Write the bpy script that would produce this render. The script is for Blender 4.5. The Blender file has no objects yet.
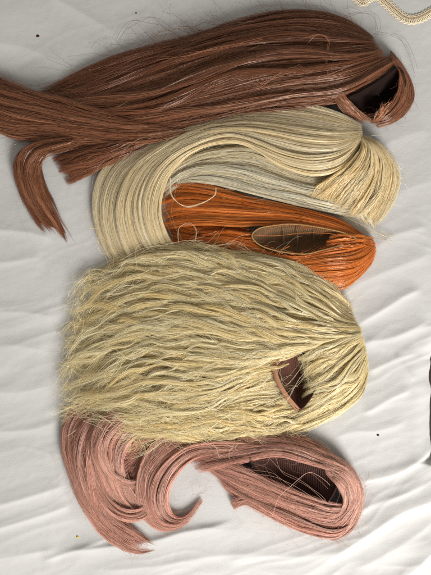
import bpy, math
import numpy as np
from mathutils import Vector

# ------------------------------------------------------------------ camera, world, light, exposure
S = 0.0015            # metres per unit of the plan (the plan's units are small squares on the bed, x right, y down)
H = 0.86              # camera height above the sheet
CX, CY = 215.5, 287.5
sc = bpy.context.scene
col = sc.collection
cam_d = bpy.data.cameras.new("camera")
cam = bpy.data.objects.new("camera", cam_d)
col.objects.link(cam)
cam.location = (0, 0, H)
cam_d.sensor_fit = 'VERTICAL'
cam_d.angle = 2 * math.atan(287.5 * S / H)
cam_d.clip_start, cam_d.clip_end = 0.02, 50
sc.camera = cam

w = bpy.data.worlds.new("World")
sc.world = w
w.use_nodes = True
bg = w.node_tree.nodes["Background"]
bg.inputs[0].default_value = (1.0, 0.95, 0.87, 1)
bg.inputs[1].default_value = 0.25

def area(name, loc, target, size, power, color):
    d = bpy.data.lights.new(name, 'AREA')
    d.shape = 'RECTANGLE'
    d.size, d.size_y = size
    d.energy = power
    d.color = color
    o = bpy.data.objects.new(name, d)
    col.objects.link(o)
    o.location = loc
    o.rotation_euler = (Vector(target) - Vector(loc)).to_track_quat('-Z', 'Y').to_euler()
    return o
area("window_light", (0.88, -1.52, 1.18), (0.0, -0.05, 0), (0.8, 0.8), 50, (1.0, 0.975, 0.94))

sc.view_settings.view_transform = 'Standard'
sc.view_settings.look = 'None'
sc.view_settings.exposure = 0.47
sc.view_settings.gamma = 1
sc.view_settings.use_curve_mapping = False
cy = sc.cycles
cy.max_bounces = 14
cy.diffuse_bounces = 7
cy.glossy_bounces = 3
cy.transmission_bounces = 8
cy.use_denoising = False
cy.sample_clamp_indirect = 4

R = np.random.default_rng(11)

# ------------------------------------------------------------------ helpers
def srgb(r, g, b):
    c = np.array([r, g, b], float) / 255
    return np.where(c <= 0.04045, c / 12.92, ((c + 0.055) / 1.055) ** 2.4)

def P(px, py, z):
    """plan position seen from above + height in mm -> metres (a high point stands nearer to the middle)"""
    z = np.asarray(z, float) * 0.001
    k = (H - z) / H
    return np.stack(np.broadcast_arrays((np.asarray(px) - CX) * S * k, (CY - np.asarray(py)) * S * k, z), -1)

def new_mat(name):
    m = bpy.data.materials.new(name)
    m.use_nodes = True
    return m, m.node_tree.nodes, m.node_tree.links, m.node_tree.nodes["Principled BSDF"]

def hair_mat(name, rough=0.36, trans=0.22, spec=0.5, tint=(1, 1, 1)):
    m, n, l, b = new_mat(name)
    at = n.new('ShaderNodeAttribute'); at.attribute_name = 'tint'
    l.new(at.outputs['Color'], b.inputs['Base Color'])
    b.inputs['Roughness'].default_value = rough
    b.inputs['Specular IOR Level'].default_value = spec
    b.inputs['Specular Tint'].default_value = (*tint, 1)
    tr = n.new('ShaderNodeBsdfTranslucent')
    l.new(at.outputs['Color'], tr.inputs['Color'])
    mx = n.new('ShaderNodeMixShader'); mx.inputs[0].default_value = trans
    l.new(b.outputs[0], mx.inputs[1]); l.new(tr.outputs[0], mx.inputs[2])
    l.new(mx.outputs[0], n["Material Output"].inputs['Surface'])
    return m

def cloth_mat(name, c1, c2, scale=900, rough=0.9, bump=0.3, rows=False):
    m, n, l, b = new_mat(name)
    tc = n.new('ShaderNodeTexCoord')
    no = n.new('ShaderNodeTexNoise'); no.inputs['Scale'].default_value = scale; no.inputs['Detail'].default_value = 3
    l.new(tc.outputs['Object'], no.inputs['Vector'])
    mx = n.new('ShaderNodeMix'); mx.data_type = 'RGBA'
    mx.inputs[6].default_value = (*c1, 1); mx.inputs[7].default_value = (*c2, 1)
    l.new(no.outputs['Fac'], mx.inputs[0]); l.new(mx.outputs[2], b.inputs['Base Color'])
    if rows:      # weft rows sewn on a net
        wv = n.new('ShaderNodeTexWave'); wv.inputs['Scale'].default_value = 105; wv.bands_direction = 'X'
        wv.inputs['Distortion'].default_value = 1.2; wv.inputs['Detail'].default_value = 1
        vo = n.new('ShaderNodeTexVoronoi'); vo.inputs['Scale'].default_value = 650
        l.new(tc.outputs['Object'], wv.inputs['Vector']); l.new(tc.outputs['Object'], vo.inputs['Vector'])
        m2 = n.new('ShaderNodeMix'); m2.data_type = 'RGBA'; m2.blend_type = 'MULTIPLY'; m2.inputs[0].default_value = .8
        cr = n.new('ShaderNodeMapRange'); cr.inputs[3].default_value = .35; cr.inputs[4].default_value = 1.25
        ad = n.new('ShaderNodeMath'); ad.operation = 'MULTIPLY'
        l.new(wv.outputs['Fac'], ad.inputs[0]); l.new(vo.outputs['Distance'], ad.inputs[1])
        ad2 = n.new('ShaderNodeMath'); ad2.operation = 'ADD'; l.new(ad.outputs[0], ad2.inputs[0]); l.new(vo.outputs['Distance'], ad2.inputs[1])
        l.new(ad2.outputs[0], cr.inputs[0])
        l.new(mx.outputs[2], m2.inputs[6]); l.new(cr.outputs[0], m2.inputs[7]); l.new(m2.outputs[2], b.inputs['Base Color'])
        b2 = n.new('ShaderNodeBump'); b2.inputs['Strength'].default_value = .8; b2.inputs['Distance'].default_value = .0012
        l.new(wv.outputs['Fac'], b2.inputs['Height'])
    bp = n.new('ShaderNodeBump'); bp.inputs['Strength'].default_value = bump; bp.inputs['Distance'].default_value = 0.0006
    l.new(no.outputs['Fac'], bp.inputs['Height']); l.new(bp.outputs[0], b.inputs['Normal'])
    if rows: l.new(b2.outputs[0], bp.inputs['Normal'])
    b.inputs['Roughness'].default_value = rough
    b.inputs['Specular IOR Level'].default_value = 0.2
    return m

def raw_mesh(name, verts, quads, mat, parent=None, tint=None, smooth=True):
    me = bpy.data.meshes.new(name)
    me.vertices.add(len(verts)); me.vertices.foreach_set('co', np.asarray(verts, np.float32).ravel())
    q = np.asarray(quads, np.int32)
    me.loops.add(q.size); me.loops.foreach_set('vertex_index', q.ravel())
    me.polygons.add(len(q))
    me.polygons.foreach_set('loop_start', np.arange(len(q), dtype=np.int32) * 4)
    me.polygons.foreach_set('use_smooth', np.full(len(q), smooth))
    if tint is not None:
        a = me.attributes.new('tint', 'FLOAT_COLOR', 'POINT')
        a.data.foreach_set('color', np.c_[tint, np.ones(len(tint))].astype(np.float32).ravel())
    me.update(calc_edges=True)
    me.materials.append(mat)
    o = bpy.data.objects.new(name, me)
    col.objects.link(o)
    if parent is not None:
        o.parent = parent
        o.matrix_parent_inverse = parent.matrix_world.inverted()
    return o

def thing(name, label, cat, loc, group=None):
    o = bpy.data.objects.new(name, None)
    col.objects.link(o)
    o.location = loc
    o.empty_display_size = 0.05
    bpy.context.view_layer.update()
    o['label'] = label; o['category'] = cat
    if group: o['group'] = group
    return o

def tag(o, label, cat):
    o['label'] = label; o['category'] = cat

# ------------------------------------------------------------------ hair building
def catmull(p, t):
    """p: (K, ...) points at 0..K-1; t: any shape"""
    K = len(p)
    i = np.clip(np.floor(t).astype(int), 0, K - 2)
    f = (t - i)
    f = f.reshape(f.shape + (1,) * (p.ndim - 1))
    a, b, c, d = p[np.maximum(i - 1, 0)], p[i], p[i + 1], p[np.minimum(i + 2, K - 1)]
    return 0.5 * (2 * b + (c - a) * f + (2 * a - 5 * b + 4 * c - d) * f ** 2 + (3 * b - a - 3 * c + d) * f ** 3)

def guide(txt, n=64):
    p = np.array([[float(x) for x in q.split(',')] for q in txt.split()])
    fine = catmull(p, np.linspace(0, len(p) - 1, 400))
    d = np.r_[0, np.cumsum(np.hypot(*np.diff(fine[:, :2], axis=0).T))]
    s = np.linspace(0, d[-1], n)
    return np.stack([np.interp(s, d, fine[:, k]) for k in range(3)], 1)

def smooth_noise(n, M, freq, rng):
    """n rows of smooth random curves over M samples"""
    k = max(int(freq) + 3, 4)
    c = rng.normal(size=(k, n))
    t = np.linspace(0, k - 2.001, M)
    return catmull(c, t).T

class Hair:
    """collects strands (and the packed mass under them) of one part"""
    def __init__(self):
        self.v, self.q, self.c, self.n = [], [], [], 0

    def tubes(self, pts, rad, colr, rng=R, side=None, roll=None):
        lie = side is not None
        n, M, _ = pts.shape
        t = np.gradient(pts, axis=1)
        t /= np.linalg.norm(t, axis=2, keepdims=True) + 1e-9
        if side is None:
            side = np.cross(t, np.array([0, 0, 1.0]))
            roll = rng.uniform(0, 6.283, (n, 1))
        else:
            side = side - t * (side * t).sum(-1, keepdims=True)
        side /= np.linalg.norm(side, axis=2, keepdims=True) + 1e-6
        up = np.cross(side, t)
        if lie: up = up * np.sign(up[..., 2:3] + 1e-9)
        roll = np.asarray(roll)[..., None]
        sec = [(1.0, 0.0), (0.0, 0.42), (-1.0, 0.0)] if lie else [(math.cos(k * 2.0944), math.sin(k * 2.0944)) for k in range(3)]
        cr, sr = np.cos(roll), np.sin(roll)
        v = np.empty((n, M, 3, 3), np.float32)
        for k in range(3):
            a, b = sec[k]
            v[:, :, k] = pts + ((a * cr - b * sr) * side + (a * sr + b * cr) * up) * rad[..., None]
        idx = np.arange(n * M * 3).reshape(n, M, 3) + self.n
        q = np.empty((n, M - 1, 3, 4), np.int32)
        for k in range(3):
            k2 = (k + 1) % 3
            q[:, :, k, 0] = idx[:, :-1, k]; q[:, :, k, 1] = idx[:, 1:, k]
            q[:, :, k, 2] = idx[:, 1:, k2]; q[:, :, k, 3] = idx[:, :-1, k2]
        self.v.append(v.reshape(-1, 3)); self.q.append(q.reshape(-1, 4))
        self.c.append(np.repeat(np.broadcast_to(colr, (n, M, 3)).reshape(-1, 3), 3, 0))
        self.n += n * M * 3

    def slab(self, top, bot, colr):
        a, b, _ = top.shape
        v = np.concatenate([top.reshape(-1, 3), bot.reshape(-1, 3)])
        i = np.arange(a * b).reshape(a, b) + self.n
        j = i + a * b
        f = lambda g, o: np.stack([g[:-1, :-1], g[1:, :-1], g[1:, 1:], g[:-1, 1:]][::o], -1).reshape(-1, 4)
        e = []
        for x, y in ((i[:, 0], j[:, 0]), (j[:, -1], i[:, -1]), (j[0], i[0]), (i[-1], j[-1])):
            e.append(np.stack([x[:-1], y[:-1], y[1:], x[1:]], -1))
        self.v.append(v); self.q += [f(i, -1), f(j, 1)] + e
        self.c.append(np.broadcast_to(colr, (len(v), 3)))
        self.n += len(v)

    def patch(self, guides, n, colr, M=32, T=12, clumps=30, clump=0.35, lift=.9, wave=0.0, wl=6.0, sway=1.2, frizz=0.35,
              rad=(0.13, 0.29), start=(0, .06), end=(.86, 1.0), spread_end=0.0, cvar=0.10, kvar=0.09, tone2=None, t2=0.3, fly=0, flyamp=9,
              mass=True, tip=None, zmin=1.2, edge=0.05, rng=R, locks=None, lift2=2.6, csway=1.0, t2u=0.0, wander=.5, leanv=.22, sink=7, mass_end=.93):
        """strands flowing along hand traced guides; lengths in mm except the guides' plan units"""
        G = np.stack([guide(g) for g in guides])                 # K x 64 x 3
        K = len(G)
        colr = np.asarray(colr, float)
        mm = 0.001 / S                                           # plan units per mm
        def surf(u, s):
            """u (n,M) in 0..K-1, s (n,M) in 0..1 -> (n,M,3)"""
            x = s * 63
            i = np.clip(np.floor(x).astype(int), 0, 62); f = (x - i)[..., None]
            ui = np.clip(np.floor(u).astype(int), 0, K - 2); uf = (u - ui)[..., None]
            def at(k):
                k = np.clip(k, 0, K - 1)
                return G[k, i] * (1 - f) + G[k, i + 1] * f
            a, b, c, d = at(ui - 1), at(ui), at(ui + 1), at(ui + 2)
            return 0.5 * (2 * b + (c - a) * uf + (2 * a - 5 * b + 4 * c - d) * uf ** 2 + (3 * b - a - 3 * c + d) * uf ** 3)
        if mass:
            uu, ss = np.meshgrid(np.linspace(.06 * (K - 1), .94 * (K - 1), 4 * K), np.linspace(.02, mass_end, 48), indexing='ij')
            g = surf(uu, ss)
            zt = np.maximum(g[..., 2] - 1.05 * T - 1, 0.8)
            zb = np.maximum(np.minimum(zt - 1, g[..., 2] - T - 8), 0.4)
            zb = np.minimum(zb, zt - 0.3)
            self.slab(P(g[..., 0], g[..., 1], zt), P(g[..., 0], g[..., 1], zb), colr)
        n = int(n * 1.9)
        def make(n, fly):
            uc = (np.arange(clumps) + rng.uniform(-.45, .45, clumps)) / max(clumps - 1, 1) * (K - 1)
            uc = np.clip(uc, 0, K - 1)
            ci = rng.integers(0, clumps, n)
            t = np.linspace(0, 1, M)[None]
            s0 = rng.uniform(*start, n)[:, None]
            s1 = np.clip(rng.uniform(*end, clumps)[ci] + rng.normal(0, (end[1] - end[0]) * .18, n), .2, 1)[:, None]
            if fly == 1:
                a = rng.uniform(0, .75, n)[:, None]; s0 = a; s1 = np.minimum(a + rng.uniform(.2, .6, n)[:, None], 1.0)
            s = s0 + (s1 - s0) * t
            fill = fly == 2
            fly = fly == 1
            w = (K - 1) / clumps
            nl = locks or max(clumps // 4, 3)
            wl2 = (K - 1) / nl
            li = np.clip((uc / wl2 + rng.normal(0, .25, clumps)).astype(int), 0, nl - 1)     # each clump belongs to a big lock
            lc = (np.arange(nl) + .5) * wl2
            lwander = smooth_noise(nl, M, 3, rng)[li][ci] * wl2 * .35 * wander
            lsq = (.25 + .45 * np.clip(smooth_noise(nl, M, 2.5, rng) * .6 + .5, 0, 1))[li][ci]
            lz = (rng.normal(0, 1, (nl, 1)) * lift2 * .7 + smooth_noise(nl, M, 3, rng) * lift2 * .5)[li][ci]
            off = rng.normal(0, .62, n) * w                       # own place beside the clump's line
            tight = clump * (0.35 + 0.65 * np.clip(smooth_noise(clumps, M, 3, rng) * .5 + .6, 0, 1))[ci]
            drift = smooth_noise(clumps, M, 3, rng)[ci] * w * .55
            u = uc[ci][:, None] + off[:, None] * (1 - tight) + drift * (1 - .3 * t)
            u += spread_end * off[:, None] * t ** 2 * 3
            rel = u - lc[li][ci][:, None]
            u = u - rel * lsq * wander + lwander
            lz = lz - np.minimum((rel / wl2) ** 2 * 2.4, 1.5) * lift2
            u = np.clip(u, -edge * (K - 1) * .5, (K - 1) * (1 + edge * .5))
            u = np.clip(u, -0.12, K - 1 + 0.12)
            if fill:
                u = np.clip(rng.uniform(.02, .98, n) * (K - 1), 0, K - 1)[:, None] + smooth_noise(n, M, 3, rng) * w * .5
            uq = np.clip(u, 0, K - 1)
            g = surf(uq, s)
            e = .04
            ua, ub = np.clip(uq - e, 0, K - 1), np.clip(uq + e, 0, K - 1)
            A, B = surf(ua, s), surf(ub, s)
            per = np.linalg.norm(B[..., :2] - A[..., :2], axis=2) / (ub - ua + 1e-6) / mm      # mm across one guide spacing
            kc = np.clip(per * w * .42 / max(lift, .1), .08, 1)
            kl = np.clip(per * wl2 * .30 / max(lift2, .1), .08, 1)
            # overshoot beyond the outer guides keeps the outline ragged
            tang = np.gradient(g[..., :2], axis=1); tang /= np.linalg.norm(tang, axis=2, keepdims=True) + 1e-9
            nor = np.stack([-tang[..., 1], tang[..., 0]], -1)
            lat = np.zeros((n, M)); dz = np.zeros((n, M))
            lat += smooth_noise(n, M, 3, rng) * sway * (0.3 + .7 * t) * .7
            lat += smooth_noise(clumps, M, 3.5, rng)[ci] * csway * (.4 + .6 * t)
            lat += smooth_noise(n, M, M * .55, rng) * frizz * .5
            dz += smooth_noise(n, M, 4, rng) * sway * .5
            if wave:
                L = np.linalg.norm(np.diff(g[:, :, :2], axis=1), axis=2).sum(1) / mm
                cph = (rng.uniform(0, 6.283, nl)[li] + rng.normal(0, .5, clumps))[ci] + rng.normal(0, .25, n)
                cwl = (wl * rng.uniform(.75, 1.35, nl)[li])[ci] * rng.uniform(.985, 1.015, n)
                arg = cph[:, None] + (s - s0 * 0) * (L / cwl * 6.283)[:, None] + smooth_noise(n, M, 4, rng) * .3 + smooth_noise(nl, M, 4, rng)[li][ci] * .9
                am = (wave * rng.uniform(.5, 1.5, nl)[li])[ci][:, None] * (.35 + .65 * t)
                lat += np.sin(arg) * am; dz += np.cos(arg) * am * .6
            dep = T * rng.uniform(0, 1, n) ** 1.6
            cl = (rng.normal(0, 1, clumps) * lift)[ci]
            clw = smooth_noise(clumps, M, 4, rng)[ci] * lift * .6
            # strands at a clump's middle ride higher than those at its sides
            z = g[..., 2] - dep[:, None] + (cl[:, None] + clw - (off[:, None] / w) ** 2 * 1.2 * lift) * kc + lz * kl + dz
            z = z - sink * np.clip(1 - t * 7, 0, 1) ** 1.5 * (.4 + rng.uniform(0, 1, n)[:, None])
            if fill:
                z = g[..., 2] - T * rng.uniform(.2, .9, n)[:, None]
            if fly:
                k = smooth_noise(n, M, 2.5, rng) * flyamp
                k = k - k[:, :1]
                lat = lat + k * (0.3 + t)
                z = g[..., 2] + np.abs(smooth_noise(n, M, 2, rng)) * flyamp * .45 + 1.0
            z = np.maximum(z, zmin + rng.uniform(0, 1.6, n)[:, None])
            xy = g[..., :2] + nor * (lat * mm)[..., None]
            pts = P(xy[..., 0], xy[..., 1], z)
            r = rng.uniform(*rad, n) * (0.28 if fly else 1)
            tap = np.clip(np.minimum(np.minimum(1.0, (1 - t) * 5 + .15), t * 9 + .25), .15, 1)
            cm = np.exp(rng.normal(0, kvar, clumps))[ci] * np.exp(rng.normal(0, cvar, n))
            base = np.repeat(colr[None], n, 0)
            if tone2 is not None:
                pick = np.clip(rng.normal(t2, .2, n) + rng.normal(0, .1, clumps)[ci] + rng.normal(0, .16, nl)[li][ci] + t2u * (u[:, M // 3] / (K - 1) - .5), 0, 1)[:, None]
                base = base * (1 - pick) + np.asarray(tone2) * pick
            cc = base * cm[:, None]
            cc = np.repeat(cc[:, None], M, 1)
            if tip is not None:
                k = np.clip((t - .55) / .45, 0, 1)[..., None] * .8
                cc = cc * (1 - k) + np.asarray(tip) * cm[:, None, None] * k
            sd = P(B[..., 0], B[..., 1], B[..., 2]) - P(A[..., 0], A[..., 1], A[..., 2])
            sd /= np.linalg.norm(sd, axis=2, keepdims=True) + 1e-9
            # round each lock: fibres at its sides lean outwards (side vector points to growing u)
            lean = rng.normal(0, leanv, n)[:, None] * np.ones((1, M))
            tg = np.gradient(pts, axis=1); tg /= np.linalg.norm(tg, axis=2, keepdims=True) + 1e-9
            nz = np.cross(sd, tg); nz *= np.sign(nz[..., 2:3] + 1e-9)
            drop = np.clip(rel / wl2 * 1.1, -.8, .8) * min(lift2 / 3.5, 1.2) * kl * (0 if fill else 1)
            sd = sd - nz * drop[..., None]
            self.tubes(pts, np.repeat((r * .001)[:, None], M, 1) * tap, cc / np.maximum(1, cc.max(-1, keepdims=True) / .95), rng, side=None if fly else sd, roll=lean)
        make(n, 0)
        if mass: make(int(n * .3), 2)
        if fly: make(int(fly), 1)

    def ringlets(self, guides, count, per, colr, tone2, amp=(2, 8), wl=(60, 130), width=(1.2, 5.5), M=52, rise=(1, 6), u_rng=(0, 1), s_rng=(0, .3), length=(.3, .85), rad=(.11, .26), rng=R):
        """separate wavy locks lying on the mass"""
        G = np.stack([guide(g) for g in guides]); K = len(G)
        for _ in range(count):
            t = np.linspace(0, 1, M)
            s0 = rng.uniform(*s_rng); s1 = min(s0 + rng.uniform(*length), 1.0)
            u = np.clip(rng.uniform(*u_rng) * (K - 1) + smooth_noise(1, M, 2, rng)[0] * .3 * t + rng.normal(0, .28) * t, 0, K - 1)
            x = (s0 + (s1 - s0) * t) * 63
            c = np.array([catmull(G[:, min(int(a), 62)] * (1 - a % 1) + G[:, min(int(a) + 1, 63)] * (a % 1), np.array([b]))[0] for a, b in zip(x, u)])
            d = np.gradient(c[:, :2], axis=0); seg = np.linalg.norm(d, axis=1); d /= seg[:, None]
            nor = np.stack([-d[:, 1], d[:, 0]], -1)
            L = np.cumsum(seg) * S * 1000
            ph = rng.uniform(0, 6.283) + L / rng.uniform(*wl) * 6.283 + smooth_noise(1, M, 4, rng)[0] * .8
            a = rng.uniform(*amp)
            n = max(int(per * rng.uniform(.5, 1.4)), 6)
            wd = rng.uniform(*width)
            o = rng.normal(0, 1, (n, 1)); q = rng.normal(0, 1, (n, 1))
            env = np.minimum(1, t * 5) * (.5 + .5 * t)
            dph = rng.normal(0, .18, (n, 1)) * t
            tw = .55 + .45 * np.cos(ph * .5 + 1)                           # the lock turns, so it narrows and widens
            lat = np.sin(ph + dph) * a * env + o * wd * tw * (1.1 - .35 * t + .5 * t ** 4) + smooth_noise(n, M, 4, rng) * (.6 + 1.6 * t)
            z = c[:, 2] + rng.uniform(*rise) + np.cos(ph + dph) * a * .45 * env - np.abs(o) ** 1.5 * wd * .5 + q * .8 - 11 * np.clip(1 - t * 6, 0, 1) ** 1.4
            lat = lat - o * wd * tw * .6 * np.clip(1 - t * 5, 0, 1)
            end = rng.uniform(.75, 1, (n, 1))
            tt = t[None] * end * (M - 1)
            f = lambda arr: np.stack([np.interp(tt[k], np.arange(M), arr[k] if arr.ndim == 2 else arr) for k in range(n)])
            lat, z = f(lat), f(z)
            cx, cyy, nx, ny = f(c[:, 0]), f(c[:, 1]), f(nor[:, 0]), f(nor[:, 1])
            mm = .001 / S
            pts = P(cx + nx * lat * mm, cyy + ny * lat * mm, np.maximum(z, 1.5))
            pick = np.clip(rng.normal(.5, .25) + rng.normal(0, .2, (n, 1, 1)), 0, 1)
            cc = (np.asarray(colr) * (1 - pick) + np.asarray(tone2) * pick) * np.exp(rng.normal(0, .07, (n, 1, 1)))
            cc = cc / np.maximum(1, cc.max(-1, keepdims=True) / .95)
            sd = np.stack([nx, -ny, np.zeros_like(nx)], -1) - np.array([0, 0, 1.0]) * (o * .6)[..., None]
            tap = np.clip(np.minimum((1 - t) * 5 + .15, t * 9 + .2), .15, 1)
            self.tubes(pts, rng.uniform(*rad, (n, 1)) * .001 * tap, cc, rng, side=sd, roll=rng.normal(0, .25, (n, 1)) * np.ones((1, M)))

    def wisps(self, lines, colr, per=1, jit=2.0, rad=(.10, .18), M=40, rng=R):
        """single stray hairs along traced lines"""
        for g in lines:
            p = guide(g, M)
            q = np.repeat(p[None], per, 0)
            if per > 1:
                q[..., 0] += smooth_noise(per, M, 3, rng) * jit * .67; q[..., 1] += smooth_noise(per, M, 3, rng) * jit * .67
            pts = P(q[..., 0], q[..., 1], np.maximum(q[..., 2], .8))
            self.tubes(pts, np.repeat(rng.uniform(*rad, per)[:, None] * .001, M, 1), np.asarray(colr) * rng.uniform(.8, 1.2, (per, 1, 1)), rng)

    def halo(self, lines, n, colr, amp=10, length=(20, 60), rad=(.08, .15), M=26, rng=R, z=(2, 14), ang=.6, curl=.65):
        """loose hairs that leave an outline at random"""
        for g in lines:
            p = guide(g, 128)
            i = rng.integers(4, 122, n)
            d = p[i + 4, :2] - p[i - 4, :2]
            a = np.arctan2(d[:, 1], d[:, 0]) + rng.normal(0, ang, n)
            L = rng.uniform(*length, n) * .667
            t = np.linspace(0, 1, M)
            ang2 = a[:, None] + (smooth_noise(n, M, 2, rng) * .9 + rng.normal(0, 1.0, n)[:, None] * t) * curl
            st = np.stack([np.cos(ang2), np.sin(ang2)], -1) * (L / M)[:, None, None]
            xy = p[i, None, :2] + np.cumsum(st, 1) + rng.normal(0, 1.5, (n, 1, 2))
            zz = p[i, 2][:, None] + rng.uniform(*z, n)[:, None] * np.sin(t * 3.0) + 0 * t
            zz = np.maximum(zz * (1 - .4 * t), 1)
            self.tubes(P(xy[..., 0], xy[..., 1], zz), np.repeat(rng.uniform(*rad, n)[:, None] * .001, M, 1),
                       np.asarray(colr) * rng.uniform(.7, 1.25, (n, 1, 1)), rng)

    def build(self, name, mat, parent):
        return raw_mesh(name, np.concatenate(self.v), np.concatenate(self.q), mat, parent, np.concatenate(self.c), smooth=False)

def bowl(name, outline, zrim, depth, mat, parent, rings=10, inset=.9):
    """the inside of a wig cap: a hollow with a thickness, its rim along a traced outline"""
    p = np.array([[float(x) for x in q.split(',')] for q in outline.split()])
    K = len(p)
    pc = np.vstack([p[-1:], p, p[:2]])
    o = catmull(pc, np.linspace(1, K + 1, 97)[:-1])
    c = o[:, :2].mean(0)
    zr = o[:, 2] if o.shape[1] > 2 else np.full(96, zrim)
    v = []
    for layer in (0, 1):
        for r in np.linspace(1, 0.02, rings):
            xy = c + (o[:, :2] - c) * (r + .03 * layer)
            z = zr * r ** 2 + (zr - depth) * (1 - r ** 2) - 1.5 * layer
            z = z + .9 * np.sin(xy[:, 0] * .55 + 2 * np.sin(xy[:, 1] * .3)) * (1 - r) ** .5
            v.append(P(xy[:, 0], xy[:, 1], np.maximum(z, 1.0 - .5 * layer)))
    v = np.concatenate(v)
    q = []
    k = np.arange(96); k2 = (k + 1) % 96
    for layer in (0, 1):
        for r in range(rings - 1):
            a = (layer * rings + r) * 96; b = a + 96
            f = np.stack([a + k, a + k2, b + k2, b + k], -1)
            q.append(f if layer == 0 else f[:, ::-1])
    a = 0; b = rings * 96
    q.append(np.stack([a + k, b + k, b + k2, a + k2], -1))
    ob = raw_mesh(name, v, np.concatenate(q), mat, parent)
    return ob, np.c_[o[:, :2], zr]

def ribbon(name, path, width, thick, mat, parent, closed=False, tilt=0.0):
    """a flat band with thickness along (x, y, z) plan points"""
    p = np.asarray(path, float)
    d = np.gradient(p[:, :2], axis=0)
    if closed: d = (np.roll(p, -1, 0) - np.roll(p, 1, 0))[:, :2]
    d /= np.linalg.norm(d, axis=1, keepdims=True) + 1e-9
    nrm = np.stack([-d[:, 1], d[:, 0]], -1)
    h = width / 2
    prof = [(-h, 0), (-h * .8, thick), (h * .8, thick), (h, 0), (h * .8, -thick * .3), (-h * .8, -thick * .3)]
    v = [P(p[:, 0] + nrm[:, 0] * a, p[:, 1] + nrm[:, 1] * a, p[:, 2] + z + tilt * a) for a, z in prof]
    n, m = len(p), len(prof)
    v = np.stack(v, 1).reshape(-1, 3)
    i = np.arange(n * m).reshape(n, m)
    if closed: i = np.vstack([i, i[:1]])
    q = np.stack([i[:-1], i[1:], np.roll(i, -1, 1)[1:], np.roll(i, -1, 1)[:-1]], -1).reshape(-1, 4)
    return raw_mesh(name, v, q, mat, parent)

# ------------------------------------------------------------------ the setting: sheet and floor
def vnoise(x, y, seed):
    r = np.random.default_rng(seed).normal(size=(64, 64))
    xi, yi = np.floor(x).astype(int), np.floor(y).astype(int)
    fx, fy = x - xi, y - yi
    fx, fy = fx ** 3 * (fx * (fx * 6 - 15) + 10), fy ** 3 * (fy * (fy * 6 - 15) + 10)
    g = lambda a, b: r[a % 64, b % 64]
    return (g(xi, yi) * (1 - fx) + g(xi + 1, yi) * fx) * (1 - fy) + (g(xi, yi + 1) * (1 - fx) + g(xi + 1, yi + 1) * fx) * fy

def crease(X, Y, txt, amp, wa, wb, fade=.18):
    """a fold along a traced line: wa / wb are its widths above and below the line"""
    p = guide(" ".join(q + ",0" for q in txt.split()), 40)[:, :2]
    best = np.full(X.shape, 1e9); sg = np.zeros(X.shape); tt = np.zeros(X.shape)
    for k in range(39):
        a, b = p[k], p[k + 1]; d = b - a; L2 = d @ d
        t = np.clip(((X - a[0]) * d[0] + (Y - a[1]) * d[1]) / L2, 0, 1)
        ex, ey = X - a[0] - t * d[0], Y - a[1] - t * d[1]
        D = np.hypot(ex, ey)
        m = D < best
        best = np.where(m, D, best); tt = np.where(m, (k + t) / 39, tt)
        sg = np.where(m, np.sign(d[0] * ey - d[1] * ex), sg)
    wd = np.where(sg < 0, wa, wb)
    e = np.clip(np.minimum(tt, 1 - tt) / fade, 0, 1)
    e = e * e * (3 - 2 * e)
    return amp * np.exp(-(best / wd) ** 1.3) * e

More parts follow.
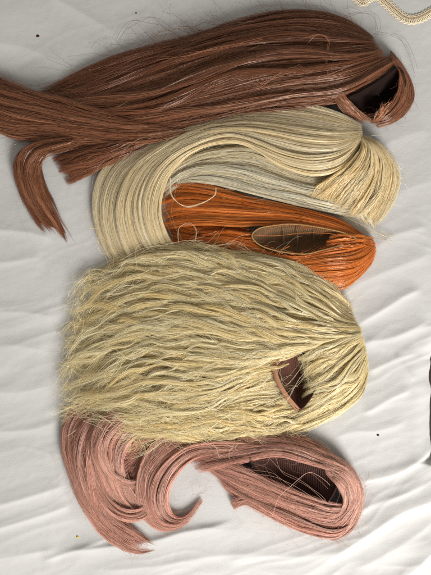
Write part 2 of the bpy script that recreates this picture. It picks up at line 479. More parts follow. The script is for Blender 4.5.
def make_sheet():
    xs = np.r_[np.linspace(-330, -40, 60)[:-1], np.arange(-40, 426, 1.25), np.linspace(426, 460, 70)]
    ys = np.r_[np.linspace(-260, -30, 40)[:-1], np.arange(-30, 606, 1.25), np.linspace(606, 840, 50)[1:]]
    X, Y = np.meshgrid(xs, ys, indexing='xy')
    z = np.zeros(X.shape)
    # long soft undulation and small pulls in the cloth
    z += 1.6 * vnoise(X / 90 + 3, Y / 60, 1)
    c, s = math.cos(math.radians(-17)), math.sin(math.radians(-17))
    U, V = X * c + Y * s, -X * s + Y * c
    low = np.clip((Y - 150) / 200, 0.15, 1)
    rid = 1 - np.abs(vnoise(U / 130, V / 13 + vnoise(U / 60, V / 40, 8) * .8, 2))
    z += .7 * rid * low
    z += .16 * vnoise(U / 60, V / 6, 3) * low
    c, s = math.cos(math.radians(-28)), math.sin(math.radians(-28))
    U, V = X * c + Y * s, -X * s + Y * c
    right = np.clip((X - 250) / 120, 0, 1) * np.clip((Y - 100) / 200, .25, 1)
    z += .4 * (1 - np.abs(vnoise(U / 80 + 5, V / 15 + vnoise(U / 50, V / 40, 9) * .9, 4))) * right
    z += .07 * vnoise(X / 5, Y / 4, 5)
    for txt, amp, wa, wb in [
        ("352,326 362,322 384,309 405,296 425,288", 4.5, 7, 3.5),
        ("360,346 368,342 397,336 431,319", 4, 8, 4),
        ("366,374 371,371 397,359 420,352", 3.5, 7, 3),
        ("362,414 369,411 392,398 413,389", 3.5, 7, 3),
        ("395,352 405,368 416,382", 1.8, 3, 3),
        ("355,484 362,481 395,473 423,458 445,446", 4.5, 8, 3),
        ("321,562 359,538 397,513 431,500 450,492", 8, 13, 5),
        ("330,528 367,506 400,494 431,478", 4, 8, 4),
        ("340,596 387,583 412,570 431,552 450,536", 9, 12, 4),
        ("350,570 380,556 410,538 440,516", 3, 7, 5),
        ("60,552 120,545 153,540 183,531 217,525 245,516", 6, 3, 9),
        ("40,562 51,558 84,547 112,537", 4, 6, 3),
        ("-20,508 0,504 30,496 69,484", 4, 8, 4),
        ("-20,532 0,527 51,512 75,503", 3.4, 7, 3),
        ("-20,562 10,556 60,548", 2.5, 6, 4),
        ("90,572 150,566 210,556 270,552", 3, 7, 4),
        ("220,562 260,556 310,556 340,548", 3, 8, 4),
        ("-20,38 0,43 28,48 64,66 90,80", 3.2, 14, 8),
        ("40,-8 58,0 80,12 102,25 125,40", 2.6, 9, 6),
        ("-20,225 0,230 30,233 55,240", 2.4, 6, 4),
        ("-20,262 10,262 45,256", 2.2, 6, 4),
        ("-20,318 0,312 40,314 60,322", 2.6, 8, 5),
        ("-20,352 10,345 50,352", 2.4, 8, 5),
        ("-20,392 20,392 55,384", 2.2, 7, 5),
        ("-20,432 30,430 62,420", 2.4, 7, 4),
        ("375,150 400,138 430,128", 1.6, 10, 6),
        ("384,205 405,190 440,178", 1.6, 10, 6),
        ("372,250 395,235 430,225", 2.2, 9, 5),
        ("335,300 360,283 395,268 440,250", 2.4, 9, 5),
        ("330,440 352,432 380,430 410,420", 2.6, 7, 4),
        ("180,500 200,488 225,482", 1.8, 5, 3),
    ]:
        z += crease(X, Y, txt, amp * .9, wa * 1.1, wb * 1.2)
    # flat where the wigs press it down
    for x, y, rx, ry in ((200, 80, 190, 45), (240, 170, 140, 60), (215, 340, 140, 90), (240, 470, 100, 60), (100, 470, 40, 70)):
        d = ((X - x) / rx) ** 2 + ((Y - y) / ry) ** 2
        z *= np.clip((d - .55) / .45, 0.05, 1)
    z = z - 1.3
    # the bed's side: the cloth turns down past a line at its edge
    ed = 478 - 44.5 * np.clip((Y - 300) / 60, 0, 1) + 50 * np.clip((Y - 462) / 12, 0, 1) + 1.2 * vnoise(X * 0, Y / 14, 6)
    dn = np.clip(X - (ed - 22), 0, None)
    z = z - 14 * (np.clip(dn / 22, 0, 1)) ** 2.2 - np.clip(dn - 22, 0, None) * 26
    z = np.maximum(z, -330)
    k = np.ones_like(z)
    v = np.stack([(X - CX) * S, (CY - Y) * S, z * .001], -1).reshape(-1, 3)
    i = np.arange(X.size).reshape(X.shape)
    q = np.stack([i[:-1, :-1], i[1:, :-1], i[1:, 1:], i[:-1, 1:]], -1).reshape(-1, 4)
    m, n, l, b = new_mat("white_cotton")
    tc = n.new('ShaderNodeTexCoord')
    big = n.new('ShaderNodeTexNoise'); big.inputs['Scale'].default_value = 5; big.inputs['Detail'].default_value = 4
    l.new(tc.outputs['Object'], big.inputs['Vector'])
    mx = n.new('ShaderNodeMix'); mx.data_type = 'RGBA'
    mx.inputs[6].default_value = (.50, .497, .485, 1); mx.inputs[7].default_value = (.55, .547, .535, 1)
    l.new(big.outputs['Fac'], mx.inputs[0])
    l.new(mx.outputs[2], b.inputs['Base Color'])
    fine = n.new('ShaderNodeTexNoise'); fine.inputs['Scale'].default_value = 420; fine.inputs['Detail'].default_value = 3
    wr = n.new('ShaderNodeTexNoise'); wr.inputs['Scale'].default_value = 60; wr.inputs['Detail'].default_value = 5
    wr.inputs['Distortion'].default_value = .6
    mp = n.new('ShaderNodeMapping'); mp.inputs['Rotation'].default_value = (0, 0, math.radians(-20)); mp.inputs['Scale'].default_value = (.45, 1.3, 1)
    l.new(tc.outputs['Object'], mp.inputs[0]); l.new(mp.outputs[0], wr.inputs['Vector']); l.new(tc.outputs['Object'], fine.inputs['Vector'])
    b1 = n.new('ShaderNodeBump'); b1.inputs['Strength'].default_value = .12; b1.inputs['Distance'].default_value = .0016
    b2 = n.new('ShaderNodeBump'); b2.inputs['Strength'].default_value = .35; b2.inputs['Distance'].default_value = .0007
    l.new(wr.outputs['Fac'], b1.inputs['Height']); l.new(fine.outputs['Fac'], b2.inputs['Height'])
    l.new(b1.outputs[0], b2.inputs['Normal']); l.new(b2.outputs[0], b.inputs['Normal'])
    b.inputs['Roughness'].default_value = .95
    b.inputs['Specular IOR Level'].default_value = .15
    o = raw_mesh("bed_sheet", v, q, m)
    o['kind'] = 'structure'
    return X, Y, z
SX, SY, SZ = make_sheet()
def sheet_z(x, y):
    i = np.argmin((SX - x) ** 2 + (SY - y) ** 2)
    return float(SZ.ravel()[i])

fm = cloth_mat("dark_floor", (.02, .014, .01), (.045, .03, .022), 30, .6, .1)
fl = raw_mesh("floor", [(-3, -3, -.42), (3, -3, -.42), (3, 3, -.42), (-3, 3, -.42)], [(0, 1, 2, 3)], fm)
fl['kind'] = 'structure'

# ------------------------------------------------------------------ wig 1: auburn
GROUP = "wigs laid side by side on the sheet"
BR, BR2 = np.array([.205, .067, .029]), np.array([.47, .21, .112])
brown_m = hair_mat("auburn_fibre", .3, .28, 1.0, (1, .78, .64))
wig = thing("wig", "long straight auburn brown wig, topmost in the pile, its tail running off the sheet's left side", "wig", P(220, 70, 0), GROUP)
wig['label'] = "long straight auburn brown wig with one loose lock and a blunt cut tuft"
h = Hair()
h.patch(["374,38,15 350,22,14 320,13,12 280,12,10 240,20,8 200,33,8 150,47,8 110,61,7 80,75,6 55,88,5 35,93,4",
         "376,42,30 345,34,34 300,28,34 250,34,32 200,48,28 150,62,24 105,78,20 70,92,14 40,100,10",
         "382,48,40 345,52,46 300,50,44 250,56,42 200,70,36 150,84,30 105,97,24 70,106,18 40,110,12",
         "386,55,45 350,66,52 310,72,50 260,80,46 210,94,40 160,106,34 110,113,28 70,119,20 40,120,14",
         "398,63,46 372,78,52 340,93,50 290,98,46 230,108,38 170,118,32 115,127,26 70,131,18 40,130,12",
         "345,100,34 310,106,32 260,110,30 220,116,28 180,127,26 150,137,22 110,145,14 70,148,8 45,146,5"],
        4600, BR, tone2=BR2, t2=.38, clumps=46, lift=1.2, T=14, sway=3.0, csway=3.5, frizz=.25, fly=300, flyamp=10, locks=10, lift2=3.6, wander=.8)
h.patch(["130,118,34 95,108,32 60,97,26 30,91,18 0,79,12 -30,66,8",
         "150,124,37 110,118,35 70,109,29 35,101,23 0,92,18 -30,78,12",
         "170,128,38 125,128,36 80,121,31 40,114,25 0,104,20 -30,90,12",
         "190,130,36 140,136,33 95,133,29 50,126,25 0,117,18 -30,104,12",
         "200,132,32 150,142,28 105,144,22 60,143,16 20,139,10 0,131,7 -30,118,5"],
        2300, BR, tone2=BR2, t2=.4, clumps=26, lift=1.2, lift2=3, T=12, sway=2.6, csway=2.5, fly=120, flyamp=8, start=(0, .35), end=(.95, 1))
h.build("hair", brown_m, wig)
h = Hair()
h.patch(["70,136,18 42,141,18 22,150,14 15,165,10 17,182,8 24,200,6 37,220,5 47,229,3",
         "80,140,24 52,145,24 34,152,19 27,168,15 30,186,12 39,206,8 50,222,6 60,236,3",
         "88,146,18 64,150,17 46,155,13 39,168,9 43,188,8 52,206,7 62,224,5 71,243,3"],
        900, BR, tone2=BR2, t2=.3, clumps=14, lift=1.0, T=8, sway=2.0, csway=2.5, end=(.58, 1), fly=26, flyamp=5)
h.build("loose_lock", brown_m, wig)
h = Hair()
h.patch(["150,132,24 110,143,25 80,149,20 52,159,13",
         "155,136,25 118,150,28 88,158,24 57,169,15",
         "160,140,18 125,157,20 98,170,14 67,185,7"],
        900, BR, tone2=BR2, t2=.25, clumps=16, lift=1.4, T=12, sway=1.6, end=(.9, 1.0), M=24, fly=30, flyamp=4)
h.build("blunt_tuft", brown_m, wig)
h = Hair()
h.patch(["390,50,22 403,66,14 412,84,10 413,100,8 404,114,8 392,123,8 380,127,8",
         "390,55,42 400,68,36 406,84,32 404,98,28 396,111,24 386,119,20 370,122,14",
         "392,61,49 399,71,46 400,82,40 398,93,36 391,105,30 382,113,24 364,115,16"],
        1500, BR, tone2=BR2, t2=.35, clumps=20, lift=.8, lift2=1.5, T=10, sway=1.2, M=30, fly=50, flyamp=5, end=(.9, 1))
h.patch(["329,83,46 333,97,42 344,110,34 360,121,20",
         "333,82,52 340,97,48 351,111,38 366,122,22",
         "338,83,50 346,97,44 357,110,34 374,122,20"],
        420, BR2 * .85, tone2=BR, t2=.4, clumps=8, lift=1.4, T=8, sway=1.6, M=24, fly=20, flyamp=5)
h.patch(["372,122,24 376,114,34 380,106,40 384,98,42", "378,123,24 384,115,36 389,106,42 394,97,44"], 26, BR2 * 1.1, clumps=6, lift=1,
        T=5, sway=2, M=20, mass=False, end=(.5, 1))
h.build("crown_hair", brown_m, wig)
h = Hair()
h.halo(["372,36,8 320,13,6 240,20,5 150,47,5 60,84,4"], 150, BR, length=(25, 75), ang=.5)
h.halo(["100,66,6 150,48,6 210,32,6 240,22,6"], 70, BR2, length=(25, 80), ang=.9)
h.halo(["396,50,8 413,95,6 384,127,6"], 36, BR, length=(12, 35), ang=.5)
h.halo(["220,118,20 150,142,16 90,152,10 20,142,6 0,134,5"], 40, BR, length=(20, 60), ang=.4)
h.wisps(["345,14,10 368,14,12 378,28,10 372,36,8", "378,34,10 395,36,10 408,50,6 416,72,4", "0,72,6 20,84,4 40,88,6 62,80,8 90,70,8",
         "0,76,6 30,90,5 60,86,6", "140,45,8 165,30,9 190,28,8 215,36,8", "118,40,6 130,24,8 160,22,8 185,40,9"], BR * .8, per=3, jit=3)
h.wisps(["300,40,40 318,34,52 330,42,54 326,60,54 332,78,54", "255,72,46 252,82,52 262,84,52 300,66,54", "160,60,34 200,52,42 260,40,46"], BR2 * 1.3, per=4, jit=3)
h.build("stray_hairs", brown_m, wig)
dark_lining = cloth_mat("dark_cap_net", srgb(24, 13, 10), srgb(42, 24, 18), 600, .9, .4, rows=True)
cap, rim = bowl("cap", "346,100,36 360,92,44 380,80,46 398,68,46 405,80,38 402,96,30 390,110,22 372,118,18 356,113,26", 40, 34, dark_lining, wig)

# ------------------------------------------------------------------ wig 2: ash blonde, straight
BL, BL2 = np.array([.90, .755, .41]), np.array([.95, .89, .72])
blonde_m = hair_mat("ash_blonde_fibre", .26, .42, 1.0, (1, .95, .84))
wig = thing("wig", "smooth ash blonde wig with rounded fringe, its lengths curving around the orange wig", "wig", P(260, 170, 0), GROUP)
h = Hair()
h.patch(["362,125,32 338,112,36 305,103,30 270,101,26 238,107,22 200,118,18 160,136,14 125,148,10 100,172,8 93,205,8 100,240,7 118,270,6",
         "363,131,42 335,130,46 300,125,44 265,120,40 232,121,36 195,130,32 158,148,30 130,168,26 116,195,24 114,222,20 123,250,16 140,275,10",
         "363,137,46 340,150,50 310,153,50 280,147,48 252,137,44 225,133,40 195,142,38 165,160,36 148,184,34 142,210,30 148,238,24 165,264,14",
         "362,142,40 345,166,40 322,175,40 298,172,40 275,163,38 256,150,36 238,143,34 215,144,34 192,153,32 172,170,32 163,190,30 160,212,28 167,235,22 182,258,14"],
        4600, BL, tone2=BL2, t2=.66, t2u=-.3, clumps=44, clump=.35, lift=.7, lift2=3.0, locks=9, T=13, M=54, sway=1.3, frizz=.15, cvar=.08, kvar=.08, end=(.93, 1), fly=150, flyamp=7)
h.build("hair", blonde_m, wig)
h = Hair()
h.patch(["352,172,24 310,170,24 280,160,24 250,148,22 215,150,19 190,158,15 165,175,11 155,200,8",
         "352,195,20 310,190,21 275,180,21 240,170,20 205,168,17 180,175,13 163,192,9",
         "358,218,13 322,211,15 285,202,16 250,193,16 215,184,14 185,182,11 165,197,7"],
        1700, BL * .9, tone2=np.array([.84, .80, .66]), t2=.85, clumps=24, lift=.8, lift2=1.6, T=8, sway=1.4, frizz=.2, cvar=.08, fly=60, flyamp=6)
h.build("under_layer", blonde_m, wig)
h = Hair()
h.patch(["356,134,32 376,141,27 391,155,19 399,175,12 396,195,10 386,215,8 374,229,5",
         "360,136,42 375,146,42 384,165,38 381,187,30 370,208,20 360,221,8",
         "362,138,46 369,148,48 366,163,46 355,180,40 342,196,28 333,208,16",
         "361,141,44 360,150,46 350,162,44 334,176,38 318,187,28 304,197,18"],
        2600, BL, tone2=BL2, t2=.42, t2u=-.5, clumps=60, clump=.3, lift=.7, lift2=1.4, locks=10, T=11, sway=1.6, frizz=.1, M=36, cvar=.08, end=(.66, 1), fly=50, flyamp=4)
h.patch(["340,196,16 348,205,14 356,214,9 362,222,4", "356,190,20 364,204,16 370,218,9 375,230,3"], 160, BL2, clumps=7, lift=1, T=6, sway=1.5, M=20, mass=False, end=(.7, 1))
h.build("fringe", blonde_m, wig)
h = Hair()
h.halo(["356,134,30 390,154,18 398,178,10 376,228,6"], 50, BL2, length=(10, 30), ang=.4)
h.halo(["93,200,8 100,240,8 118,268,8"], 40, BL, length=(20, 60), ang=.4)
h.wisps(["170,178,30 172,196,34 185,206,36 200,204,36 214,196,36 216,188,34"], BL2, per=3, jit=.5, rad=(.2, .26))
h.wisps(["178,244,26 180,228,28 190,224,30 197,230,30 196,242,28"], BL2, per=2, jit=1)
h.wisps(["345,214,14 370,228,12 394,236,5", "340,216,12 366,230,10 388,240,4"], BL * .8, per=5, jit=3)
h.build("stray_hairs", blonde_m, wig)

# ------------------------------------------------------------------ wig 3: orange
OR, OR2 = np.array([.66, .17, .02]), np.array([.82, .30, .07])
orange_m = hair_mat("orange_fibre", .26, .22, 1.0, (1, .72, .5))
wig = thing("wig", "bright orange wig half covered by its neighbours, open cap with beige edging", "wig", P(290, 240, 0), GROUP)
h = Hair()
h.patch(["370,240,14 345,222,16 320,213,16 290,206,14 250,197,12 215,186,11 185,181,10 164,186,8",
         "372,242,24 342,227,26 310,218,26 280,213,24 245,209,22 210,206,20 180,205,16 160,210,12",
         "372,246,28 338,231,28 300,225,28 268,226,27 240,226,24 210,224,22 185,226,18 166,230,14"],
        1900, OR, tone2=OR2, t2=.3, clumps=34, clump=.3, lift=.6, lift2=1.6, T=10, sway=1.1, frizz=.12, cvar=.08, kvar=.08, fly=30, flyamp=4)
h.patch(["366,241,30 352,246,32 330,250,32 300,256,28 270,253,26 248,242,22 225,238,20 200,238,16 172,232,12",
         "376,247,22 358,260,30 330,263,34 300,266,26 270,263,24 240,254,20 210,248,16 180,245,10",
         "376,254,13 355,276,21 333,281,25 302,276,22 268,272,16 235,266,12 200,258,8",
         "372,264,6 355,281,7 338,290,8 308,286,10 270,282,10 235,276,8 205,266,6"],
        2200, OR, tone2=OR2, t2=.35, clumps=60, clump=.15, lift=.4, lift2=1.2, wander=.2, rad=(.10, .22), T=9, sway=1.9, frizz=.12, cvar=.08, kvar=.08, fly=40, flyamp=4)
h.patch(["262,232,24 246,232,24 225,230,20 200,232,16", "262,244,22 246,242,22 225,242,20 200,242,16"], 300, OR, clumps=8, lift=1, T=8, M=20)
h.patch(["374,238,18 362,235,28 350,234,36 332,233,34", "376,244,16 362,241,30 350,242,37 326,243,33", "376,249,14 362,247,28 350,249,36 330,252,33"], 420, OR, tone2=OR2, clumps=9, lift=1.2, T=6, M=22, mass=False, end=(.5, 1))
h.patch(["252,222,16 236,216,14 210,213,12 170,214,8", "250,237,14 236,233,14 210,228,12 165,228,8", "256,258,12 240,252,12 210,246,10 170,244,8"], 500, OR, clumps=9, lift=1, T=6, M=24)
h.build("hair", orange_m, wig)
h = Hair()
h.halo(["366,236,14 376,250,10 340,288,8"], 24, OR2, length=(10, 30), ang=.5)
h.halo(["352,237,30 323,229,33 293,225,33 267,227,32", "256,243,30 280,251,32 304,254,33 341,244,33"], 60, OR, length=(12, 34), ang=.25, z=(0, 3), curl=.2)
h.wisps(["236,234,28 280,236,32 330,232,32 360,240,30", "255,255,28 268,258,30 290,245,30"], OR2 * 1.2, per=2, jit=2)
h.build("stray_hairs", orange_m, wig)
net_m = cloth_mat("brown_cap_net", srgb(98, 74, 52), srgb(116, 90, 64), 700, .9, .6, rows=True)
beige_m = cloth_mat("beige_edging", srgb(150, 112, 68), srgb(180, 142, 92), 900, .85)
cap, rim = bowl("cap", "252,236 258,229 270,226 293,224 323,228 348,234 356,240 341,245 323,250 304,254 278,251 260,245", 31, 27, net_m, wig)
ribbon("cap_edging", rim, 1.3, .7, beige_m, cap, closed=True)
for x in (282, 296, 312):
    yy = np.linspace(227, 251, 14)
    ribbon("seam", np.c_[x + 2 * np.sin((yy - 226) / 8), yy, 14 + ((yy - 239) / 12) ** 2 * 12], 1.0, .4, net_m, cap)

# ------------------------------------------------------------------ wig 5: dusty pink (under the wavy one)
PK, PK2 = np.array([.62, .325, .24]), np.array([.82, .56, .45])
pink_m = hair_mat("dusty_pink_fibre", .36, .4, .6, (1, .84, .76))
wig = thing("wig", "dusty pink wig with big curled ends and a dark open cap", "wig", P(230, 480, 0), GROUP)
h = Hair()
h.patch(["342,462,14 322,446,16 300,437,18 270,433,18 240,430,16 205,432,16 175,436,14",
         "352,470,26 325,458,30 298,448,34 268,445,33 240,447,30 212,452,26 185,458,22",
         "352,476,32 330,470,34 300,461,34 277,455,34 248,460,31 220,466,26 198,472,18"],
        1700, PK, tone2=PK2, t2=.3, clumps=22, lift=.9, lift2=2.4, T=11, sway=2.4, fly=90, flyamp=7)
h.patch(["348,505,30 325,501,32 298,492,34 272,481,34 248,470,31 222,461,25 195,456,20",
         "356,512,22 332,519,26 304,512,28 275,500,27 248,489,23 226,478,18 204,466,14",
         "356,524,8 336,538,10 310,534,12 285,524,12 262,511,12 244,501,10 224,486,8"],
        1900, PK, tone2=PK2, t2=.3, clumps=24, lift=.9, lift2=2.4, T=11, sway=2.4, fly=110, flyamp=7, end=(.8, 1))
h.patch(["280,505,20 258,498,18 242,496,14 231,503,8", "284,516,16 262,508,14 246,504,10 234,510,5"], 220, PK, tone2=PK2, clumps=7, lift=1, T=6, M=22, sway=1.8, end=(.7, 1.05), spread_end=.3)
h.build("hair", pink_m, wig)
h = Hair()
h.patch(["315,447,28 345,461,22 360,482,16 362,505,11 352,529,8 333,541,6",
         "322,464,36 345,473,34 355,489,30 354,508,24 341,526,16 322,534,12",
         "326,474,29 336,484,34 343,498,33 340,512,27 326,519,24 308,518,20"],
        1500, PK, tone2=PK2, t2=.5, clumps=24, lift=.7, lift2=1.5, T=9, sway=1.6, M=30, fly=50, flyamp=5)
h.build("crown_hair", pink_m, wig)
h = Hair()
h.patch(["265,438,20 225,432,22 190,430,22 160,438,22 142,462,20 136,490,17 142,515,13 158,530,9 178,530,5",
         "265,446,26 225,443,28 190,446,28 168,460,27 156,482,24 154,504,19 163,521,13 180,525,8 195,514,4",
         "265,458,20 228,456,22 203,456,21 184,465,20 171,483,17 168,501,13 174,515,9 187,516,6 203,498,3"],
        1700, PK, tone2=PK2, t2=.45, clumps=20, clump=.4, lift=.8, lift2=2.6, locks=5, T=10, sway=1.5, frizz=.2, end=(.8, 1), fly=40, flyamp=5)
h.build("hooked_curl", pink_m, wig)
h = Hair()
h.patch(["180,415,10 140,405,12 105,399,12 78,404,10 64,424,9 64,450,8 72,480,8 80,505,8 98,524,6",
         "185,420,20 145,412,22 112,412,22 88,425,22 80,450,20 85,480,18 96,506,15 114,526,9",
         "190,426,24 150,420,28 120,424,28 104,445,28 104,470,25 114,497,20 132,514,14 150,518,8",
         "195,432,24 158,430,28 132,438,27 122,460,26 128,484,20 140,502,14 156,508,9"],
        2300, PK, tone2=PK2, t2=.35, clumps=24, clump=.4, lift=.9, lift2=3.4, locks=6, csway=2, T=11, sway=1.8, fly=60, flyamp=6, end=(.8, 1))
h.patch(["215,428,14 175,430,14 140,436,14 112,446,12 98,470,10", "215,440,14 175,446,13 145,454,12 122,468,10 110,490,9", "215,452,12 180,462,11 152,474,10 134,492,9 124,512,7"], 700, PK, clumps=12, lift=1.2, T=7, M=28)
h.build("side_curl", pink_m, wig)
h = Hair()
h.patch(["118,408,32 98,423,35 91,448,33 99,473,28 117,490,21 138,493,14",
         "122,414,37 104,430,39 98,451,37 106,472,31 121,485,24 139,488,15",
         "128,420,34 111,437,36 106,456,34 113,473,28 127,481,21 140,482,13"],
        900, PK, tone2=PK2, t2=.45, clumps=12, clump=.5, lift=1.4, T=8, sway=1.3, frizz=.2, fly=20, flyamp=4, end=(.76, 1))
h.build("inner_curl", pink_m, wig)
h = Hair()
h.patch(["84,430,6 76,468,9 82,503,12 99,531,11 121,547,8 138,553,5 154,549,4",
         "92,434,8 84,470,12 92,503,15 108,526,13 128,540,10 142,548,6 155,548,4",
         "100,438,8 92,474,11 102,502,13 117,519,11 136,533,9 147,541,7 157,546,4"],
        900, PK, tone2=PK2, t2=.35, clumps=14, clump=.5, lift=1.4, T=8, sway=1.3, locks=4, lift2=3.2, csway=2.6, fly=30, flyamp=5, end=(.6, 1), start=(0, .15))
h.patch(["84,450,14 92,484,20 108,511,23 128,521,18 147,516,12 155,503,7",
         "96,446,16 101,478,22 115,503,25 132,510,20 145,504,13 152,494,8"],
        600, PK, tone2=PK2, t2=.4, clumps=9, clump=.5, lift=1.2, T=7, sway=1.2, fly=14, flyamp=4, end=(.78, 1), start=(0, .2))
h.build("bottom_curl", pink_m, wig)
h = Hair()
h.halo(["232,505,8 262,514,8 300,534,8 340,541,6", "330,541,6 360,510,8 358,480,8"], 46, PK2, length=(15, 45), ang=.6)
h.halo(["340,460,12 362,490,10"], 30, PK2, length=(10, 25), ang=.5)
h.halo(["150,520,10 205,490,8 225,475,16"], 24, PK, length=(15, 40), ang=.7)
h.halo(["64,430,8 70,480,8 95,525,8 140,556,5"], 40, PK, length=(10, 35), ang=.4)
h.wisps(["270,520,20 290,490,40 310,474,42 330,492,40", "245,470,34 280,478,40 300,492,40 318,500,38",
         "268,458,38 300,482,42 322,505,36"], PK2, per=2, jit=4)
h.build("stray_hairs", pink_m, wig)
pcap_m = cloth_mat("dark_brown_cap_net", srgb(50, 30, 25), srgb(66, 41, 34), 700, .9, .6, rows=True)
cap, rim = bowl("cap", "250,458 264,449 286,451 306,459 326,464 337,476 334,492 322,506 302,503 282,493 262,478", 31, 24, pcap_m, wig)
tab_m = cloth_mat("dark_velvet_tab", srgb(34, 19, 16), srgb(46, 26, 22), 900, .95)
ribbon("cap_edging", rim, 1.4, .6, tab_m, cap, closed=True)
t = np.linspace(0, 1, 12)

# ------------------------------------------------------------------ wig 4: wavy pale blonde, lies over its neighbours
WV, WV2 = np.array([.95, .84, .51]), np.array([.95, .90, .70])
wavy_m = hair_mat("pale_wavy_fibre", .28, .5, 1.0, (1, .94, .8))
wig = thing("wig", "wavy pale blonde wig, wide and frizzy, lying over the orange and pink ones", "wig", P(225, 345, 0), GROUP)
h = Hair()
h.patch(["352,311,14 346,301,18 330,284,22 310,268,24 282,258,28 250,254,28 215,249,28 180,247,24 145,252,18 110,264,9 80,284,4",
         "357,320,30 342,312,38 315,298,42 285,286,42 250,278,40 210,274,36 170,274,30 130,282,20 95,298,11 66,318,4",
         "361,328,42 335,323,52 305,318,54 270,310,54 230,302,48 190,300,40 150,304,30 110,320,18 82,336,9 60,352,3",
         "361,334,46 330,338,56 300,338,58 262,335,58 222,330,52 180,328,44 140,332,32 105,347,20 80,361,10 58,375,3",
         "330,342,54 296,348,56 258,354,56 220,354,50 180,354,42 140,360,32 105,376,22 82,391,14 64,402,7",
         "278,358,48 250,370,48 215,377,46 175,382,40 140,388,36 110,394,28 84,398,18"],
        4600, WV, tone2=WV2, t2=.4, clumps=70, clump=.45, lift=1.0, T=14, M=52, wave=4, wl=110, rad=(.13,.3), sway=2.0, csway=4, frizz=.08, cvar=.08, kvar=.08, end=(.3, .86), mass_end=.55, locks=20, lift2=2.4, wander=.9,
        fly=260, flyamp=12)
h.patch(["278,364,40 250,374,45 215,381,44 175,386,40 140,392,36 112,398,28 88,402,18",
         "284,396,34 255,400,38 220,404,38 180,406,36 145,410,34 115,412,28 92,408,22",
         "318,420,14 290,428,18 255,434,26 220,437,28 185,434,32 150,432,34 122,426,34"],
        2400, WV, tone2=WV2, t2=.35, clumps=34, clump=.55, lift=1.6, T=13, M=48, wave=5, wl=80, rad=(.13,.3), sway=2.2, csway=4, frizz=.08, cvar=.08, locks=12, lift2=3.5, wander=.9, end=(.55, 1.0), fly=200, flyamp=13, mass=True)
E = ["352,308,18 340,292,24 310,275,30 282,266,34 250,262,34 215,257,34 180,255,30 145,259,22 110,271,13 79,291,6",
     "360,326,32 342,314,40 315,298,44 285,286,44 250,278,42 210,274,38 170,274,32 130,282,22 95,298,13 66,318,6",
     "361,330,44 335,326,54 305,318,56 270,310,56 230,302,50 190,300,42 150,304,32 110,320,20 82,336,11 59,352,5",
     "361,334,48 330,338,58 300,338,60 262,335,60 222,330,54 180,328,46 140,332,34 105,347,22 80,361,12 57,375,5",
     "330,343,54 296,348,58 258,354,58 220,356,52 180,358,44 140,364,34 105,380,24 80,394,16 62,406,9",
     "300,352,54 270,362,52 240,376,50 205,386,46 170,392,42 140,398,38 112,404,30 86,410,20",
     "284,376,46 262,388,46 232,400,42 200,410,40 170,416,38 145,420,36 115,424,30 92,428,22"]
h.ringlets(E, 80, 70, WV, WV2)
h.ringlets(E, 34, 130, WV, WV2, amp=(4, 10), wl=(90, 170), width=(3, 7), rise=(2, 7), length=(.4, .9))
h.ringlets(E, 110, 9, WV2, WV2, width=(.5, 2.5), amp=(2, 7), s_rng=(.05, .7), length=(.2, .5), rise=(3, 9))
h.ringlets(["300,392,30 270,400,36 230,408,36 190,414,36 150,418,36 112,424,30", "318,421,14 290,428,20 255,434,28 220,438,30 185,436,34 150,434,36 118,430,36"], 26, 36, WV, WV2, s_rng=(0, .4), length=(.35, .7), wl=(42, 80))
h.build("hair", wavy_m, wig)
h = Hair()
h.patch(["362,331,44 345,336,50 325,342,52 308,349,46 298,354,38",
         "362,334,47 345,343,52 325,352,52 308,359,44 298,363,36",
         "365,341,42 348,358,48 328,372,48 312,382,40 303,390,30",
         "368,356,32 356,377,38 336,393,38 316,404,32 296,413,26",
         "369,374,16 361,397,20 343,413,20 320,424,16 295,432,14 268,436,12"],
        2600, WV, tone2=WV2, t2=.5, clumps=36, clump=.4, lift=1.0, lift2=2.2, locks=9, T=11, M=34, sway=1.6, frizz=.15, cvar=.08, fly=70, flyamp=5, end=(.8, 1))
h.build("fringe", wavy_m, wig)
h = Hair()
h.patch(["128,330,34 105,340,28 85,350,20 66,358,9", "132,336,34 108,346,27 87,355,18 67,360,8"], 150, WV2, clumps=5, lift=.8, T=4, M=24, sway=1.0, mass=False, end=(.8, 1))
h.wisps(["107,346,28 95,365,22 80,380,14 62,386,8", "112,380,30 90,396,22 72,406,14 52,414,6", "125,366,34 100,385,26 78,398,14 58,412,6",
         "205,240,30 170,244,30 150,248,28 120,262,22", "248,252,36 235,244,38 215,246,36 196,256,34"], WV2, per=3, jit=3)
h.wisps(["277,366,52 285,384,54 300,368,56 292,352,56 278,360,52", "270,388,46 285,400,46 300,380,54 312,366,56", "240,400,46 268,396,50 292,404,42",
         "290,340,60 282,352,58 268,362,54", "310,352,58 305,376,52 318,398,44"], WV2, per=3, jit=4)
h.wisps(["60,400,20 100,408,40 150,412,44 200,398,50", "90,418,36 140,430,40 190,428,44 240,418,48", "120,440,36 165,422,42 210,430,44", "100,396,38 150,424,42 190,446,36",
         "80,412,28 110,428,38 150,440,38", "170,412,46 205,440,38 240,436,34"], WV2, per=9, jit=8)
h.halo(["92,262,8 76,330,8 78,385,10 96,408,20"], 260, WV2, length=(15, 55), ang=.5)
h.ringlets(["130,262,16 100,270,9 70,285,4", "125,300,18 90,312,10 55,330,4", "120,340,20 85,354,10 52,366,4", "118,372,20 84,388,12 50,400,4", "120,400,24 88,416,14 56,428,6"], 70, 9, WV2, WV, amp=(1, 6), width=(.8, 5), s_rng=(0, .3), length=(.5, 1), M=34, rise=(0, 3))
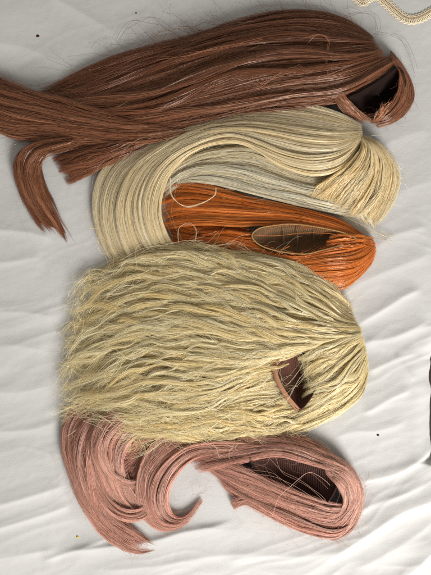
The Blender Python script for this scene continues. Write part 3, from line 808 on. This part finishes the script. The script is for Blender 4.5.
h.ringlets(["140,392,34 112,402,26 88,418,18 62,440,8", "170,408,36 135,420,32 105,434,24 76,456,14", "215,428,36 180,438,34 150,448,28 120,462,22"], 30, 8, WV2, WV, amp=(1, 6), width=(.8, 5), s_rng=(0, .3), length=(.4, 1), M=34, rise=(0, 4))
h.halo(["180,246,26 250,252,28 310,268,24 350,305,16"], 70, WV2, length=(20, 60), ang=.4)
h.halo(["120,428,34 185,436,32 255,436,28 300,430,18"], 110, WV2, length=(20, 60), ang=.5)
h.halo(["100,370,34 160,390,44 220,400,46 270,390,48"], 110, WV2, length=(25, 80), ang=.9, z=(4, 14))
h.halo(["120,270,26 200,280,40 280,290,46 340,310,42"], 110, WV2, length=(25, 80), ang=.7, z=(4, 12))
h.build("stray_hairs", wavy_m, wig)
wcap_m = cloth_mat("brown_cap_fabric", srgb(74, 46, 36), srgb(94, 61, 48), 700, .9, .6, rows=True)
cap, rim = bowl("cap", "276,374 280,358 290,350 305,354 314,366 316,386 308,402 298,409 286,394", 42, 26, wcap_m, wig)
band_m = cloth_mat("tan_band", srgb(150, 106, 80), srgb(172, 128, 98), 900, .9)
ribbon("cap_band", guide("284,350,46 276,362,47 276,376,46 285,394,44 298,410,40"), 5, 1.0, band_m, cap, tilt=-1.0)

# ------------------------------------------------------------------ lace and crumbs
lace_m = cloth_mat("cream_lace", srgb(222, 204, 170), srgb(238, 226, 200), 1200, .9)
lace = thing("lace_trim", "cream braided lace trim lying curved on the sheet above the auburn wig", "lace", P(405, 15, 0))
path = guide("346,-14,4 356,-3,4 363,2,4 370,-3,4 377,-4,4 386,3,4 394,10,4 402,17,4 411,20,4 421,18,4 432,12,4 444,4,4", 420)
d = np.gradient(path[:, :2], axis=0); d /= np.linalg.norm(d, axis=1, keepdims=True)
nr = np.stack([-d[:, 1], d[:, 0]], -1)
s = np.r_[0, np.cumsum(np.hypot(*np.diff(path[:, :2], axis=0).T))]
h = Hair()
for k in range(6):
    ph = k * 2.0944 / 2
    a = np.sin(s * 1.25 + ph * 2) * 3.0
    z = 3.2 + 1.0 * np.cos(s * 2.5 + ph * 4)
    h.tubes(P(path[:, 0] + nr[:, 0] * a, path[:, 1] + nr[:, 1] * a, z)[None], np.full((1, 420), .00055), np.ones(3))
h.build("braid", lace_m, lace)
for sg in (-1, 1):
    h = Hair()
    a = sg * (3.6 + 1.2 * np.abs(np.sin(s * .8)))
    h.tubes(P(path[:, 0] + nr[:, 0] * a, path[:, 1] + nr[:, 1] * a, 2.4 + 0 * s)[None], np.full((1, 420), .0006), np.ones(3))
    a = sg * 3.2
    h.tubes(P(path[:, 0] + nr[:, 0] * a, path[:, 1] + nr[:, 1] * a, 3.0 + 0 * s)[None], np.full((1, 420), .0006), np.ones(3))
    h.build("scalloped_edge", lace_m, lace)

def crumb(x, y, size, c, label, seed):
    r = np.random.default_rng(seed)
    th = np.linspace(0, 2 * np.pi, 13)[:-1]
    v = []
    for f, z in ((.05, 0), (.9, .1), (1, .5), (.7, .9), (.05, 1.1)):
        rr = size * f * r.uniform(.75, 1.25, 12)
        v.append(P(x + rr * np.cos(th) * 1.2, y + rr * np.sin(th), sheet_z(x, y) - .3 + z * size * 1.2))
    v = np.concatenate(v)
    i = np.arange(60).reshape(5, 12); j = np.roll(i, -1, 1)
    q = np.stack([i[:-1], i[1:], j[1:], j[:-1]], -1).reshape(-1, 4)
    o = raw_mesh("crumb", v, q, cloth_mat("crumb", c, c * 1.3, 800, .8))
    tag(o, label, "crumb")
crumb(37.5, 36, 1.3, srgb(60, 20, 14), "dark red crumb on bare cloth beyond the auburn hair", 1)
crumb(378, 435, 1.1, srgb(60, 58, 52), "grey fleck on the cloth beside the wavy blonde wig's crown", 2)
crumb(77.5, 537, 1.1, srgb(190, 160, 60), "yellowish crumb on the cloth below the pink curls", 3)
crumb(136, 13, .7, srgb(70, 60, 50), "tiny brown fleck on cloth between auburn wig and far edge", 4)
